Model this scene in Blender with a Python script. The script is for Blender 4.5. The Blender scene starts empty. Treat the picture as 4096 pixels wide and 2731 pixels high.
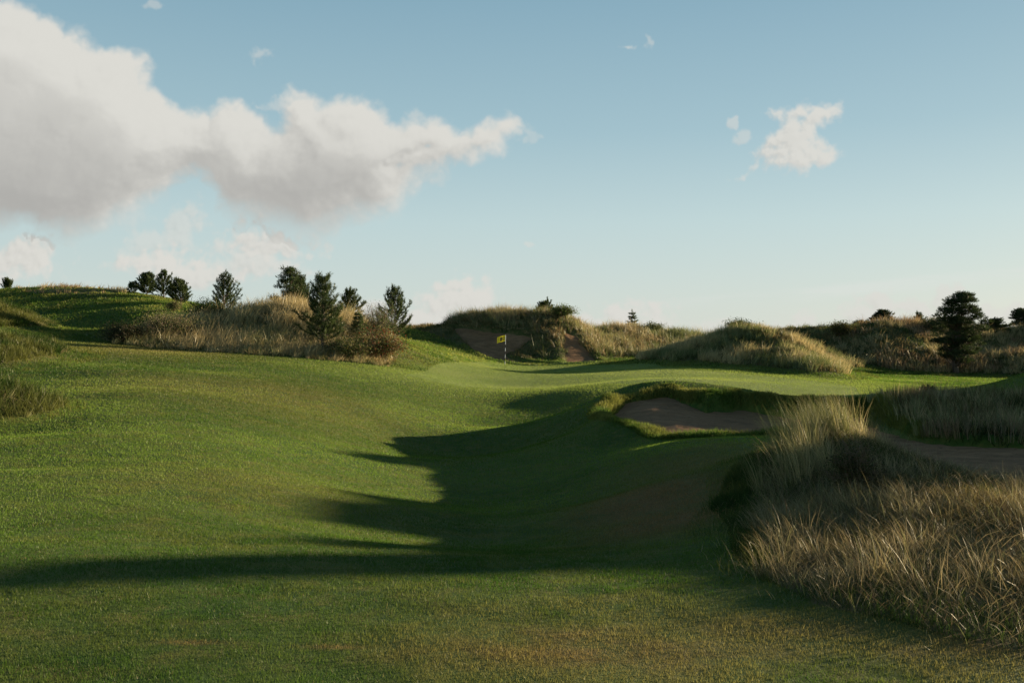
import bpy, math, random
import numpy as np
from mathutils import Vector
R = math.radians
rng = np.random.default_rng(7)
random.seed(7)
scene = bpy.context.scene
col = scene.collection

# ------------------------------------------------------------------ camera, light
F = 996.0            # focal length in picture widths of 1024
HOR = 345.0          # height of the horizon in the 1024x682 picture
ZC = 1.6
cam = bpy.data.cameras.new('camera'); camo = bpy.data.objects.new('camera', cam); col.objects.link(camo)
cam.sensor_width = 36; cam.lens = 36*F/1024; cam.clip_end = 20000; cam.clip_start = .1
camo.location = (0, 0, ZC); camo.rotation_euler = (R(90) + math.atan((HOR-341)/F), 0, 0)
scene.camera = camo
SUN_AZ, SUN_EL = R(62), R(9.3)          # azimuth to the right of the view direction
sd = Vector((math.sin(SUN_AZ)*math.cos(SUN_EL), math.cos(SUN_AZ)*math.cos(SUN_EL), math.sin(SUN_EL)))
sl = bpy.data.lights.new('sun', 'SUN'); so = bpy.data.objects.new('sun', sl); col.objects.link(so)
sl.energy = 5.0; sl.angle = R(.53); sl.color = (1, .80, .55)
so.rotation_euler = sd.to_track_quat('Z', 'Y').to_euler()
scene.view_settings.view_transform = 'Standard'; scene.view_settings.look = 'None'
scene.view_settings.exposure = 1.35; scene.view_settings.gamma = 1
scene.cycles.max_bounces = 5; scene.cycles.transparent_max_bounces = 6; scene.cycles.diffuse_bounces = 3
scene.cycles.transmission_bounces = 3; scene.cycles.sample_clamp_indirect = 6

# small node helpers ------------------------------------------------
class NT:
    def __init__(s, tree): s.t = tree; s.n = tree.nodes; s.l = tree.links
    def new(s, typ, **kw):
        n = s.n.new(typ)
        for k, v in kw.items(): setattr(n, k, v)
        return n
    def put(s, sock, v):
        if isinstance(v, bpy.types.NodeSocket): s.l.new(v, sock)
        elif v is not None: sock.default_value = v
    def m(s, op, a, b=None, c=None, clamp=False):
        n = s.new('ShaderNodeMath', operation=op); n.use_clamp = clamp
        for i, v in enumerate((a, b, c)): s.put(n.inputs[i], v)
        return n.outputs[0]
    def v(s, op, a, b=None, c=None, out=0):
        n = s.new('ShaderNodeVectorMath', operation=op)
        for i, v in enumerate((a, b, c)):
            if v is not None: s.put(n.inputs[i], v)
        return n.outputs[out]
    def noise(s, vec, scale, detail=4, rough=.55, dist=0., typ='FBM'):
        n = s.new('ShaderNodeTexNoise'); n.noise_type = typ
        s.put(n.inputs['Vector'], vec); s.put(n.inputs['Scale'], scale); s.put(n.inputs['Detail'], detail)
        s.put(n.inputs['Roughness'], rough); s.put(n.inputs['Distortion'], dist)
        return n.outputs
    def ss(s, x, a, b, lo=0., hi=1.):
        n = s.new('ShaderNodeMapRange', interpolation_type='SMOOTHSTEP')
        for k, v in zip(('Value', 'From Min', 'From Max', 'To Min', 'To Max'), (x, a, b, lo, hi)): s.put(n.inputs[k], v)
        return n.outputs[0]
    def mix(s, f, a, b, typ='RGBA', blend='MIX'):
        n = s.new('ShaderNodeMix', data_type=typ)
        if typ == 'RGBA': n.blend_type = blend
        i = {'RGBA': (0, 6, 7, 2), 'FLOAT': (0, 2, 3, 0), 'VECTOR': (0, 4, 5, 1)}[typ]
        s.put(n.inputs[i[0]], f); s.put(n.inputs[i[1]], a); s.put(n.inputs[i[2]], b)
        return n.outputs[i[3]]

# ------------------------------------------------------------------ numeric helpers
def hash2(ix, iy, s):
    h = (ix*374761393 + iy*668265263 + s*1442695041) & 0xffffffff
    h = ((h ^ (h >> 13))*1274126177) & 0xffffffff
    return ((h ^ (h >> 16)) & 0xffff).astype(np.float32)/65535.
def vnoise(x, y, s=0):
    x = np.asarray(x); y = np.asarray(y)
    ix = np.floor(x).astype(np.int64); iy = np.floor(y).astype(np.int64)
    fx = (x-ix).astype(np.float32); fy = (y-iy).astype(np.float32)
    fx = fx*fx*fx*(fx*(fx*6-15)+10); fy = fy*fy*fy*(fy*(fy*6-15)+10)
    a = hash2(ix, iy, s); b = hash2(ix+1, iy, s); c = hash2(ix, iy+1, s); d = hash2(ix+1, iy+1, s)
    return (a+(b-a)*fx) + ((c+(d-c)*fx)-(a+(b-a)*fx))*fy
def fbm(x, y, sc, oct=4, s=0, g=.5):
    t = 0; a = 1; n = 0; f = 1./sc
    for i in range(oct):
        t = t + a*(vnoise(x*f+13.7*i, y*f-7.1*i, s+i)-.5); n += a; a *= g; f *= 2.03
    return t/n*2
def sstep(x, a, b):
    t = np.clip((x-a)/(b-a), 0, 1); return t*t*(3-2*t)
def V(xv, yv, Y):        # view coordinates + distance -> world
    return ((xv*.43537-512)/F*Y, Y, ZC-(yv*.43537-HOR)/F*Y)
def poly_sd(x, y, poly):  # signed distance, negative inside
    d = np.full(x.shape, 1e9, np.float32); ins = np.zeros(x.shape, bool)
    n = len(poly)
    for i in range(n):
        x0, y0 = poly[i]; x1, y1 = poly[(i+1) % n]
        ex, ey = x1-x0, y1-y0
        t = np.clip(((x-x0)*ex+(y-y0)*ey)/(ex*ex+ey*ey+1e-9), 0, 1)
        d = np.minimum(d, np.hypot(x-x0-t*ex, y-y0-t*ey))
        c = ((y0 > y) != (y1 > y)) & (x < (x1-x0)*(y-y0)/((y1-y0) if y1 != y0 else 1e-9)+x0)
        ins ^= c
    return np.where(ins, -d, d)
def worley(x, y, sc, s=0):
    x = x/sc; y = y/sc; ix = np.floor(x).astype(np.int64); iy = np.floor(y).astype(np.int64); best = np.full(x.shape, 9., np.float32); second = 0
    acc = np.zeros(x.shape, np.float32)
    for dx in (-1, 0, 1):
        for dy in (-1, 0, 1):
            jx = hash2(ix+dx, iy+dy, s); jy = hash2(ix+dx, iy+dy, s+99)
            d = np.hypot(ix+dx+jx-x, iy+dy+jy-y).astype(np.float32); acc += np.exp(-9*d)
    return -np.log(acc+1e-9)/9
MAIN = [(-400,-200),(-60,-20),(30,5),(90,28),(150,45),(190,80),(235,100),(290,108),(335,112),(366,140),(338,165),(350,195),(380,222),(425,238),(475,245),(520,240),(560,246),(600,268),(630,292),(648,282),(638,240),(662,214),(720,208),(760,230),(800,238),(832,225),(880,235),(920,262),(962,255),(1010,266),(1060,286),(1098,284),(1130,265),(1180,258),(1212,277),(1190,303),(1172,338),(1150,356),(1100,366),(1050,390),(1000,414),(965,412),(952,440),(905,482),(845,522),(780,542),(700,550),(640,538),(580,512),(522,494),(486,470),(462,430),(440,402),(420,412),(395,450),(340,486),(260,536),(190,553),(100,548),(40,538),(-400,560)]
SMALL = [(1263.3+.476*a, .476*b) for a, b in [(1000,560),(1080,520),(1140,500),(1210,487),(1260,520),(1320,500),(1400,490),(1410,530),(1340,590),(1290,640),(1330,670),(1370,700),(1420,710),(1400,740),(1340,790),(1220,840),(1130,855),(1040,865),(1020,800),(960,780),(975,720),(1030,650),(1100,620),(1110,600),(1060,580)]]
# lesser clouds: centre x, y, radius x, y, opacity
LOW = [(20,592,120,42,.75),(395,605,115,38,.7),(490,628,110,30,.6),(630,560,95,50,.6),(585,600,100,50,.5),(660,610,70,30,.5),(1055,690,110,44,.7),(1040,655,62,22,.6),(1150,705,60,30,.6),(1010,735,180,34,.6),
 (1440,725,95,36,.75),(1370,752,150,30,.6),(1500,745,70,30,.6),(850,700,60,24,.5),(800,740,110,30,.5),(2060,700,90,28,.55),(2170,682,60,22,.5),(2230,715,100,30,.55),(1990,722,80,26,.5),(2330,722,80,26,.5),(1820,742,100,22,.5),(1660,752,120,20,.45),
 (585,135,34,22,.32),(345,2,30,14,.3),(1455,109,26,7,.45),(1502,92,9,16,.3),(1213,553,13,9,.35),(1676,284,12,13,.4),(1700,318,22,20,.35),(1716,398,34,13,.45),(1222,305,22,30,.22),(640,245,40,20,.3),(225,630,22,12,.25),(420,520,60,60,.35),(330,560,70,30,.3)]
def smin(a, b, k):
    h = np.clip(.5+.5*(b-a)/k, 0, 1); return b*(1-h)+a*h-k*h*(1-h)
def cloud_maps(W_=1800, H_=640, az0=-.70, az1=.70, el0=-.01, el1=.50):
    az = np.linspace(az0, az1, W_, dtype=np.float32)[None]; el = np.linspace(el0, el1, H_, dtype=np.float32)[:, None]
    x = ((512+F*np.tan(az))/.43537+0*el).astype(np.float32); y = ((HOR-F*np.tan(el)/np.cos(az))/.43537).astype(np.float32)
    wx = 34*fbm(x, y, 90, 4, 201)+9*fbm(x, y, 22, 3, 203); wy = 26*fbm(x, y, 90, 4, 202)+8*fbm(x, y, 22, 3, 204)
    X_, Y_ = x+wx*.8, y+wy*.8-6*sstep(y, 350, 450)
    fine = fbm(x, y, 46, 5, 205, .58); puff = .30-worley(x+wx*.7, y+wy*.7, 62, 7); puff2 = .30-worley(x+wx, y+wy, 24, 8); puff3 = .3-worley(x+wx, y+wy, 10, 9)
    tex = puff*.62+puff2*.26+puff3*.07+fine*.34
    m1 = -poly_sd(X_, Y_, MAIN)/62.; m1 = np.minimum(m1, 1.9)
    for cx, cy, rx, ry, a in [(985,338,26,12,.9),(905,372,30,14,.8),(940,352,30,10,.5),(455,440,40,40,.25)]: m1 = m1-a*np.exp(-(((X_-cx)/rx)**2+((Y_-cy)/ry)**2))
    m2 = -poly_sd(X_, Y_, SMALL)/24.; m2 = np.minimum(m2, 1.0)
    edge = (1-.55*np.clip(m1, 0, 1.9)/1.9)
    soft = sstep(y, 330, 560)*.8           # the shaded undersides are ragged and soft
    d1 = m1*(1-.35*soft)+tex*.80*edge+.14; d2 = m2*.8+(puff2*.4+puff3*.18+fine*1.0)*.95+.02
    a1 = sstep(d1, -.14, .55+.85*soft); a2 = sstep(d2, -.16, .85)*.96
    D_ = np.maximum(np.clip(d1, 0, 2), np.clip(d2, 0, 1)*.8)
    al = 1-(1-a1)*(1-a2); lowa = np.zeros_like(al); dl = np.zeros_like(al)
    for cx, cy, rx, ry, op in LOW:
        q = 1-np.hypot((X_-cx)/rx, (Y_-cy)/ry)*(.74 if rx > 40 else .88); q = q+(puff2*.45+puff3*.15+fine*.9)*(.8 if rx > 40 else 1.2)-.08
        a = sstep(q, -.05, .60)*min(1, op*(1.6 if rx > 40 else 1.2)); lowa = np.maximum(lowa, a); dl = np.maximum(dl, np.clip(q, 0, 1)*.55*(a > 0))
    D_ = np.maximum(D_, dl*.8)
    # sunlight gathered from the right and above
    px = (az1-az0)/W_; py = (el1-el0)/H_
    def shift(Dn, dx, dy):
        sx, sy = int(round(dx/px)), int(round(dy/py)); p = np.pad(Dn, ((0, max(sy, 1)), (0, max(sx, 1))), mode='edge'); return p[sy:sy+Dn.shape[0], sx:sx+Dn.shape[1]]
    tau = np.zeros_like(D_)
    st = [.004, .008, .013, .02, .029, .04, .054, .07]; prev = 0
    for s_ in st:
        tau += np.clip(shift(D_, s_*.84, s_*.55)-.35*D_, 0, 2)*(s_-prev); prev = s_
    dirl = np.exp(-tau*26)
    relief = D_-shift(D_, .0035, .0028); relief2 = D_-shift(D_, .010, .008)
    bulk = np.clip(m1, 0, 1.9)/1.9
    top = sstep(y, 560, 60)
    lit = .40+.40*dirl+.30*np.clip(relief, -.25, .25)+.26*np.clip(relief2, -.4, .4)
    lit = lit+.16*top-.10*bulk-.06*bulk*sstep(y, 250, 520)+.10*fbm(x, y, 170, 3, 209)-.10*sstep(x, 500, 420)*sstep(y, 300, 480)
    lit = np.where(a2 > .05, .62+.30*dirl+.7*np.clip(relief, -.2, .2), lit)
    low = (a1 < .05) & (a2 < .05); lit = np.where(low, .56+.25*dirl+1.0*np.clip(relief, -.2, .2)+.12, lit)
    lit = np.clip(lit, 0, 1)
    al = 1-(1-al)*(1-lowa)
    return al.astype(np.float32), lit.astype(np.float32)
# sky ---------------------------------------------------------------
world = bpy.data.worlds.new('World'); scene.world = world; world.use_nodes = True
world.cycles.sampling_method = 'MANUAL'; world.cycles.sample_map_resolution = 1024
AZ0, AZ1, EL0, EL1 = -.70, .70, -.01, .50      # patch of the sky dome that holds the cloud bank
cal, clit = cloud_maps(1800, 640, AZ0, AZ1, EL0, EL1)
cimg = bpy.data.images.new('cloud_bank', 1800, 640, alpha=False, float_buffer=True); cimg.colorspace_settings.name = 'Non-Color'
cal *= sstep(np.arange(1800), 0, 60)[None]*sstep(np.arange(1800), 1799, 1740)[None]*sstep(np.arange(640), 639, 600)[:, None]
cimg.pixels.foreach_set(np.stack([cal, clit, cal*0, cal*0+1], -1).astype(np.float32).ravel()); cimg.update(); cimg.pack()
W = NT(world.node_tree); W.n.clear()
tc = W.new('ShaderNodeTexCoord'); D = tc.outputs['Generated']
sp = W.new('ShaderNodeSeparateXYZ'); W.put(sp.inputs[0], D)
az = W.m('ARCTAN2', sp.outputs[0], sp.outputs[1]); el = W.m('ARCSINE', sp.outputs[2])
cb = W.new('ShaderNodeCombineXYZ'); W.put(cb.inputs[0], az); W.put(cb.inputs[1], el); AE = cb.outputs[0]
ct = W.new('ShaderNodeTexImage', image=cimg, extension='CLIP', interpolation='Cubic')
W.put(ct.inputs[0], W.v('MULTIPLY', W.v('SUBTRACT', AE, (AZ0, EL0, 0)), (1/(AZ1-AZ0), 1/(EL1-EL0), 0)))
cs = W.new('ShaderNodeSeparateColor'); W.put(cs.inputs[0], ct.outputs[0]); alpha = cs.outputs[0]; lit = cs.outputs[1]
ccol = W.mix(W.ss(lit, .0, 1.0), (3.4, 3.36, 3.2, 1), (5.6, 5.52, 5.15, 1))
sky = W.new('ShaderNodeTexSky', sky_type='NISHITA'); sky.sun_disc = False
sky.sun_elevation = SUN_EL; sky.sun_rotation = SUN_AZ; sky.air_density = 1.0; sky.dust_density = 1.2; sky.ozone_density = 1.6
ramp = W.new('ShaderNodeValToRGB'); W.put(ramp.inputs[0], W.m('DIVIDE', W.m('MAXIMUM', el, 0.0), 1.2))
for i, (deg, c) in enumerate([(0, (.55,.59,.55)), (3.5, (.49,.57,.56)), (7, (.43,.545,.56)), (12, (.30,.44,.495)), (19, (.205,.345,.425)), (34, (.06,.14,.21)), (68, (.02,.055,.10))]):
    if i == 0: e_ = ramp.color_ramp.elements[0]; e_.color = c+(1,); ramp.color_ramp.elements.remove(ramp.color_ramp.elements[1])
    else: e_ = ramp.color_ramp.elements.new(R(deg)/1.2); e_.color = c+(1,)
skyc = W.v('MULTIPLY', ramp.outputs[0], (10., 10., 10.))
skyc = W.mix(.85, sky.outputs[0], skyc)
# thin high cloud streak low on the right, pale veil towards the horizon
ca = W.m('SUBTRACT', el, W.m('ADD', W.m('MULTIPLY', az, .075), .028))
ca = W.m('ADD', ca, W.m('MULTIPLY', W.m('SUBTRACT', W.noise(W.v('MULTIPLY', AE, (6, 40, 0)), 1, 4, .6)[0], .5), .018))
cir = W.m('MULTIPLY', W.ss(W.m('ABSOLUTE', ca), .0085, .001), W.ss(az, .08, .3))
cir = W.m('MULTIPLY', cir, W.ss(W.noise(W.v('MULTIPLY', AE, (10, 80, 0)), 1, 3, .6)[0], .3, .6))
skyc = W.mix(W.m('MULTIPLY', cir, .3), skyc, (6, 6, 5.8, 1))
skyc = W.mix(alpha, skyc, ccol)
bg = W.new('ShaderNodeBackground'); W.put(bg.inputs[0], skyc); bg.inputs[1].default_value = .05
wo = W.new('ShaderNodeOutputWorld'); W.l.new(bg.outputs[0], wo.inputs[0])

# ------------------------------------------------------------------ height interpolation
class TPS:
    def __init__(s, pts, lam=0.0):
        p = np.array(pts, float); s.xy = p[:, :2]/20; n = len(p)
        K = s.k(s.xy, s.xy)+np.eye(n)*lam; Q = np.hstack([np.ones((n, 1)), s.xy])
        A = np.zeros((n+3, n+3)); A[:n, :n] = K; A[:n, n:] = Q; A[n:, :n] = Q.T
        s.w = np.linalg.solve(A, np.concatenate([p[:, 2], np.zeros(3)])).astype(np.float32); s.xy = s.xy.astype(np.float32)
    def k(s, a, b):
        r2 = (a[:, None, 0]-b[None, :, 0])**2+(a[:, None, 1]-b[None, :, 1])**2
        return np.where(r2 > 1e-12, .5*r2*np.log(np.maximum(r2, 1e-12)), 0)
    def __call__(s, x, y):
        sh = x.shape; q = np.stack([x.ravel(), y.ravel()], 1).astype(np.float32)/20; out = np.empty(len(q), np.float32)
        for i in range(0, len(q), 40000):
            c = q[i:i+40000]
            out[i:i+40000] = s.k(c, s.xy)@s.w[:-3]+s.w[-3]+c@s.w[-2:]
        return out.reshape(sh)

# ------------------------------------------------------------------ terrain
ctrl = []
for x in (-9, -4, 0, 4, 9):
    for y in (-8, 0, 3.5): ctrl.append((x, y, 0.))
COLS = {0: [(1300,7.1),(1200,9.5),(1080,14),(1000,19),(960,22),(900,27),(850,34),(800,42),(770,48),(745,60)],
 250: [(1300,7.1),(1200,9.5),(1080,13.5),(1000,17.5),(950,21),(900,25),(850,32),(810,41),(790,50),(770,60),(750,72)],
 500: [(1350,6.6),(1250,8.6),(1150,11.5),(1050,16),(960,22),(900,29),(850,37),(815,46)],
 750: [(1350,6.7),(1250,9),(1150,12.8),(1050,19.3),(970,26),(910,32),(870,39),(825,50)],
 950: [(1350,6.8),(1250,10.2),(1150,15.8),(1050,23),(980,30),(930,36),(890,41.5),(860,47),(835,55),(790,66),(765,80)],
 1150: [(1350,7),(1250,11.6),(1150,17.8),(1050,26.3),(980,33),(930,39.5),(895,45),(885,50),(847,65),(830,74)],
 1350: [(1350,6.9),(1250,10.2),(1150,15),(1050,20),(980,23.8),(930,29),(895,40),(870,52),(835,72)],
 1550: [(1400,6.2),(1300,8),(1200,10.5),(1100,13.6),(1035,16.7),(1012,18.6),(1003,21),(868,44),(850,56),(835,66)],
 1750: [(920,32.5),(900,40),(875,47),(860,54),(1003,18.8)],
 2000: [(915,33.5),(890,45),(870,60)],
 2300: [(910,43),(890,55),(868,75),(860,90)]}
for xv, L in COLS.items():
    for yv, Y in L: ctrl.append(V(xv, yv, Y))
for a in [(1450,990,22.3),(1650,1008,20),(0,665,88),(120,665,86),(250,672,85),(380,690,82),(480,712,80),(100,712,76),(300,730,73),(430,736,70),(480,722,76),(-250,660,90),(-200,760,60),(-200,860,34),(-200,960,20),(-200,1080,13),(560,735,80)]:
    ctrl.append(V(*a))
for x, y, z in [(-60,110,4.5),(-40,112,3),(-20,108,2),(-10,110,1.),(0,112,.3),(20,115,0),(45,115,-.8),(70,100,-1),(-60,150,0),(0,150,-1.6),(60,150,-1.6),(4.5,8,0),(4.5,14,-.15),(7,10,-.03),(7,14,-.27),(10,13,-.28),(12,12,-.25),(12,20,-.3),(16,32,-.4),(25,30,-.4),(30,14,0),(40,40,-.6),(25,0,0),(60,60,-.8),(-40,20,1),(-40,0,.3),(-60,50,3)]:
    ctrl.append((x, y, z))
base_f = TPS(ctrl, .002)
# main bunker (front) and back bunkers: outlines in plan
def plan(L): return [V(*a)[:2] for a in L]
B1 = plan([(1402,925,26.70),(1440,906,28.75),(1530,908,29.64),(1590,940,28.48),(1620,950,27.59),(1700,945,28.84),(1800,962,27.86),(1900,972,26.70),(1990,952,27.59),(2030,985,24.03),(2130,1020,20.91),(2250,1030,19.94),(2400,1020,19.58),(2700,1030,18.69),
           (2700,1110,13.17),(2352,1085,13.53),(2130,1075,14.24),(2050,1040,16.02),(1950,1020,18.25),(1800,1003,19.76),(1700,995,20.20),(1550,995,21.00),(1470,975,22.87),(1415,960,24.21)])
B2 = plan([(1040,766,81.5),(1100,764,80.5),(1150,768,80),(1215,774,79.3),(1225,784,78.6),(1200,795,77.5),(1165,803,76),(1190,812,75),(1225,820,74),(1262,829,73),(1262,834,72.7),(1200,834,72.6),(1130,820,74),(1080,797,77),(1045,775,80)])
B3 = plan([(1292,786,80),(1330,790,80),(1352,806,78),(1385,829,74),(1340,834,73),(1296,832,73),(1297,810,76)])
S1 = TPS([V(*a) for a in [(1402,940,25.81),(1450,945,25.37),(1440,910,28.48),(1520,912,29.37),(1550,985,22.25),(1600,955,26.70),(1700,950,28.04),(1700,992,22.25),(1800,968,27.14),(1800,1000,21.80),(1900,980,25.81),(1990,960,26.70),(2000,1000,22.25),(2100,1010,21.80),(2130,1060,16.02),(2250,1040,18.69),(2352,1075,14.95),(2352,1040,18.69),(2600,1040,17.80),(2600,1100,13.79)]], .01)
DUNES = [ # id name, cx, cy, rx, ry, rot, h, power
 ('island', -15.0, 59, 6.2, 5.5, 0, 1.35, 2.2), ('island', -10.6, 57, 4.6, 4.4, 0, 1.2, 2.2), ('island', -20.5, 55, 4.6, 3.4, 0, .35, 2),
 ('peak', -7.6, 96, 4.5, 5, 0, 1.5, 1.6),
 ('flag', .4, 85.5, 6.4, 7.2, 0, 2.85, 2.6), ('flag', 4.4, 82, 2.6, 4.6, 0, 1.3, 2), ('flag',9.5,86,4,5,0,1.1,2),
 ('middle', 11.3, 92, 6.0, 5, 0, 1.9, 2.2), ('middle', 17, 94, 5, 5, 0, .7, 2),
 ('green', 15.3, 70, 4.0, 6, 0, 1.75, 2.4), ('green', 21.2, 79, 4.6, 4, 0, 2.3, 2.2), ('green', 17.8, 66, 3.4, 5.5, -.3, 1.4, 2.2), ('green', 17.9, 58.5, 1.5, 3.4, -.2, .6, 2), ('green', 11.2, 69, 3.4, 4.5, 0, .4, 2),
 ('behind', 25.5, 92, 8, 7, 0, 2.9, 2), ('behind', 34, 97, 7, 6, 0, 2.0, 2),
 ('right', 32.0, 85, 5, 6, 0, 2.5, 2.2), ('right', 39.5, 90, 6.5, 6, 0, 3.3, 2.2), ('right', 49, 93, 8, 6, 0, 2.8, 2.2), ('right', 43, 80, 7, 4, 0, 1.9, 2), ('right', 58, 90, 9, 8, 0, 4.5, 2.2),
 ('clump', 11.2, 24.6, 2.6, 2.1, -.3, .38, 2.4), ('clump', 16.0, 24.0, 3.6, 2.6, -.1, .42, 2.4),
 ('mound', 3.95, 12.3, .9, 2.0, 0, .50, 2), ('mound', 4.0, 9.4, 1.7, 2.2, -.1, .22, 2.2), ('mound', 7.0, 8.3, 3.6, 2.1, 0, .17, 2.4), ('mound', 3.4, 6.9, 1.5, 1.0, 0, .1, 2),
 ('lip', 4.4, 31.1, 2.2, 1.1, -.12, .62, 2), ('lip', 7.0, 30.7, 1.6, .8, .0, .2, 2),
 ('bank_a', -18.9, 35, 2.1, 4.5, 0, 1.0, 2.4), ('bank_b', -11.4, 21.4, 1.25, 1.6, 0, .8, 2.4), ('bank_c', -30, 55, 2.8, 5, 0, 1.6, 2.2),
 ('hill', -36.5, 83, 5.5, 5, 0, .4, 2),
]
LABEL_R = {'island': 1, 'peak': 2, 'flag': 3, 'middle': 4, 'green': 5, 'behind': 6, 'right': 7, 'clump': 8, 'mound': 9, 'bank_a': 10, 'bank_b': 11, 'bank_c': 12, 'hill': 13}
def dune_w(d, x, y):
    _, cx, cy, rx, ry, rot, h, p = d
    c, s = math.cos(rot), math.sin(rot); X = ((x-cx)*c+(y-cy)*s)/rx; Y = (-(x-cx)*s+(y-cy)*c)/ry
    return np.exp(-(X*X+Y*Y)**(p/2)).astype(np.float32)
su, sn = (math.sin(SUN_AZ), math.cos(SUN_AZ)), (-math.cos(SUN_AZ), math.sin(SUN_AZ))
RID_S = [-40,-15,-3, 1.5, 5, 5.6, 5.95, 6.3, 6.6, 6.9, 7.95, 8.35, 10.1, 11.2, 12.3, 13.3, 14.6, 15.8, 17, 18.4, 19.0, 19.6, 20.5, 21.3, 22.5, 25, 28, 31, 35, 45]
RID_H = [ 2, 3.5, 5., 5.4, 5.8, 5.9, 7.4, 6.3, 6.6, 8.5, 8.5, 6.5, 6.35, 7.1, 7.2, 6.8, 6.75, 5.65, 5.2, 5.35, 5.9, 6.4, 6.1, 5.5, 5.35, 5.0, 3.1, .6, 0., 0.]
def weights(x, y):
    W_ = {}
    for d in DUNES:
        w = dune_w(d, x, y)*d[6]; W_[d[0]] = W_[d[0]]+w if d[0] in W_ else w
    return W_
SANDZ = [None]
def terrain(x, y, detail=True):
    x = np.asarray(x, np.float32); y = np.asarray(y, np.float32)
    r = np.hypot(x, y)
    z = base_f(np.clip(x, -75, 75), np.clip(y, -15, 155))
    far = sstep(r, 110, 170); z = z*(1-far) - 2.0*far
    z = z + .035*fbm(x, y, 5, 3, 3)*sstep(r, 4, 12) + (.022*fbm(x, y, 1.1, 4, 4)+.02*fbm(x*.5, y, 2.2, 2, 5))*(1-.7*sstep(y, 34, 42))*(1-sstep(y, 48, 60))
    W_ = weights(x, y); tot = 0
    duney = np.zeros_like(z)
    for k, w in W_.items():
        z = z + w
        if k not in ('lip',): duney = np.maximum(duney, w)
    tuft = sstep(duney, .1, .6)
    # dunes off to the right of the frame; they throw the long shadows
    u = x*su[0]+y*su[1]; s = x*sn[0]+y*sn[1]
    H = np.interp(s, RID_S, RID_H)
    H = H*(1+.025*fbm(s, s*0, 2.2, 4, 77))+.15*fbm(s, s*0, .7, 2, 78)*(H > 2)
    rid = H*np.exp(-((u-50)/7.5)**2)*(1+.0*x)
    z = np.maximum(z, z*np.exp(-rid)+rid)
    if detail:
        z = z + tuft*(.16*fbm(x, y, 2.2, 4, 11)*np.clip(duney, .25, 1.6)+.05*fbm(x, y, .5, 3, 12))
    # bunkers
    zs = z.copy()
    n = .16*fbm(x, y, 1.3, 3, 21)+.05*fbm(x, y, .3, 2, 22)
    near = (x > -2) & (x < 30) & (y > 12) & (y < 38)
    if near.any():
        xs, ys = x[near], y[near]; d = poly_sd(xs, ys, B1)+n[near]
        roll = .2*np.exp(-((d-.4)/.38)**2)
        zg = z[near]+roll*(.1+.9*sstep(xs, 3.3, 2.0))+roll*.5*sstep(ys, 27.5, 28.6)
        sand = S1(xs, ys)+.03*fbm(xs, ys, 1.2, 3, 31)+.03*fbm(xs, ys, .3, 3, 32)
        sand = np.minimum(sand, zg-.10); zs[near] = sand
        t = sstep(d, .16, -.20); z[near] = zg*(1-t)+(sand-.12)*t
    z0 = z.copy()
    for B in (B2, B3):
        m = (x > -8) & (x < 14) & (y > 68) & (y < 86)
        if m.any():
            d = poly_sd(x[m], y[m], B)+1.5*n[m]
            zs[m] = z0[m]-.14+.03*fbm(x[m], y[m], 1.5, 3, 33); z[m] = z[m]-.34*sstep(d, .25, -.45)+.12*np.exp(-((d-.5)/.4)**2)
    SANDZ[0] = zs
    return z, W_, duney, n
# the polar sheet
front = np.linspace(-R(31), R(31), 820)
aR = R(31)+np.cumsum(np.linspace(R(.15), R(1.2), 60)); aR = aR[aR < R(110)]
aL = -R(31)-np.cumsum(np.linspace(R(.2), R(4), 30)); aL = aL[aL > -R(110)]
back = np.linspace(R(112), R(248), 30)
ang = np.concatenate([aL[::-1], front, aR]); amin = ang[0]+2*math.pi
back = np.linspace(ang[-1], amin, 34)[1:-1]
ang = np.concatenate([ang, back])
rr = np.concatenate([np.linspace(.4, 3.4, 12), np.exp(np.linspace(math.log(3.5), math.log(125), 1200)), np.exp(np.linspace(math.log(130), math.log(9000), 34))])
A, RR = np.meshgrid(ang, rr)
X = (np.sin(A)*RR).astype(np.float32); Yg = (np.cos(A)*RR).astype(np.float32)
Z, WT, DUN, BN = terrain(X, Yg); ZS = SANDZ[0]
GREENP = plan([(930,862,46),(1000,838,55),(1090,834,66),(1130,834,71),(1200,838,71.5),(1290,838,71),(1400,836,68),(1500,838,64),(1560,850,58),(1700,858,54),(1850,866,50),(1960,880,46),(1985,905,36),(1850,915,33.5),(1700,903,36),(1600,890,38),(1480,880,41),(1330,893,44),(1200,888,47),(1050,880,45)])
MOUNDP = [(2.3,9.6),(2.0,8.0),(1.95,7.0),(2.15,6.2),(2.6,5.55),(3.6,5.45),(6,5.6),(10,6.5),(13,10),(10,14.6),(6.4,14.4),(5.0,14.8),(4.1,15.2),(3.2,13.4),(2.4,11)]
ISLP = plan([(245,800,49),(340,803,48.5),(520,804,48),(700,807,48.5),(880,806,50),(912,795,53),(915,750,60),(860,715,66),(640,690,68),(500,705,67),(465,735,62),(340,748,57),(255,772,52)])
CLP = plan([(2000,952,29),(2000,905,31),(2150,900,31),(2400,905,30),(2700,900,28),(2700,1030,18.7),(2400,1022,19.5),(2250,1032,19.8),(2130,1022,20.9),(2040,985,24)])
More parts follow.
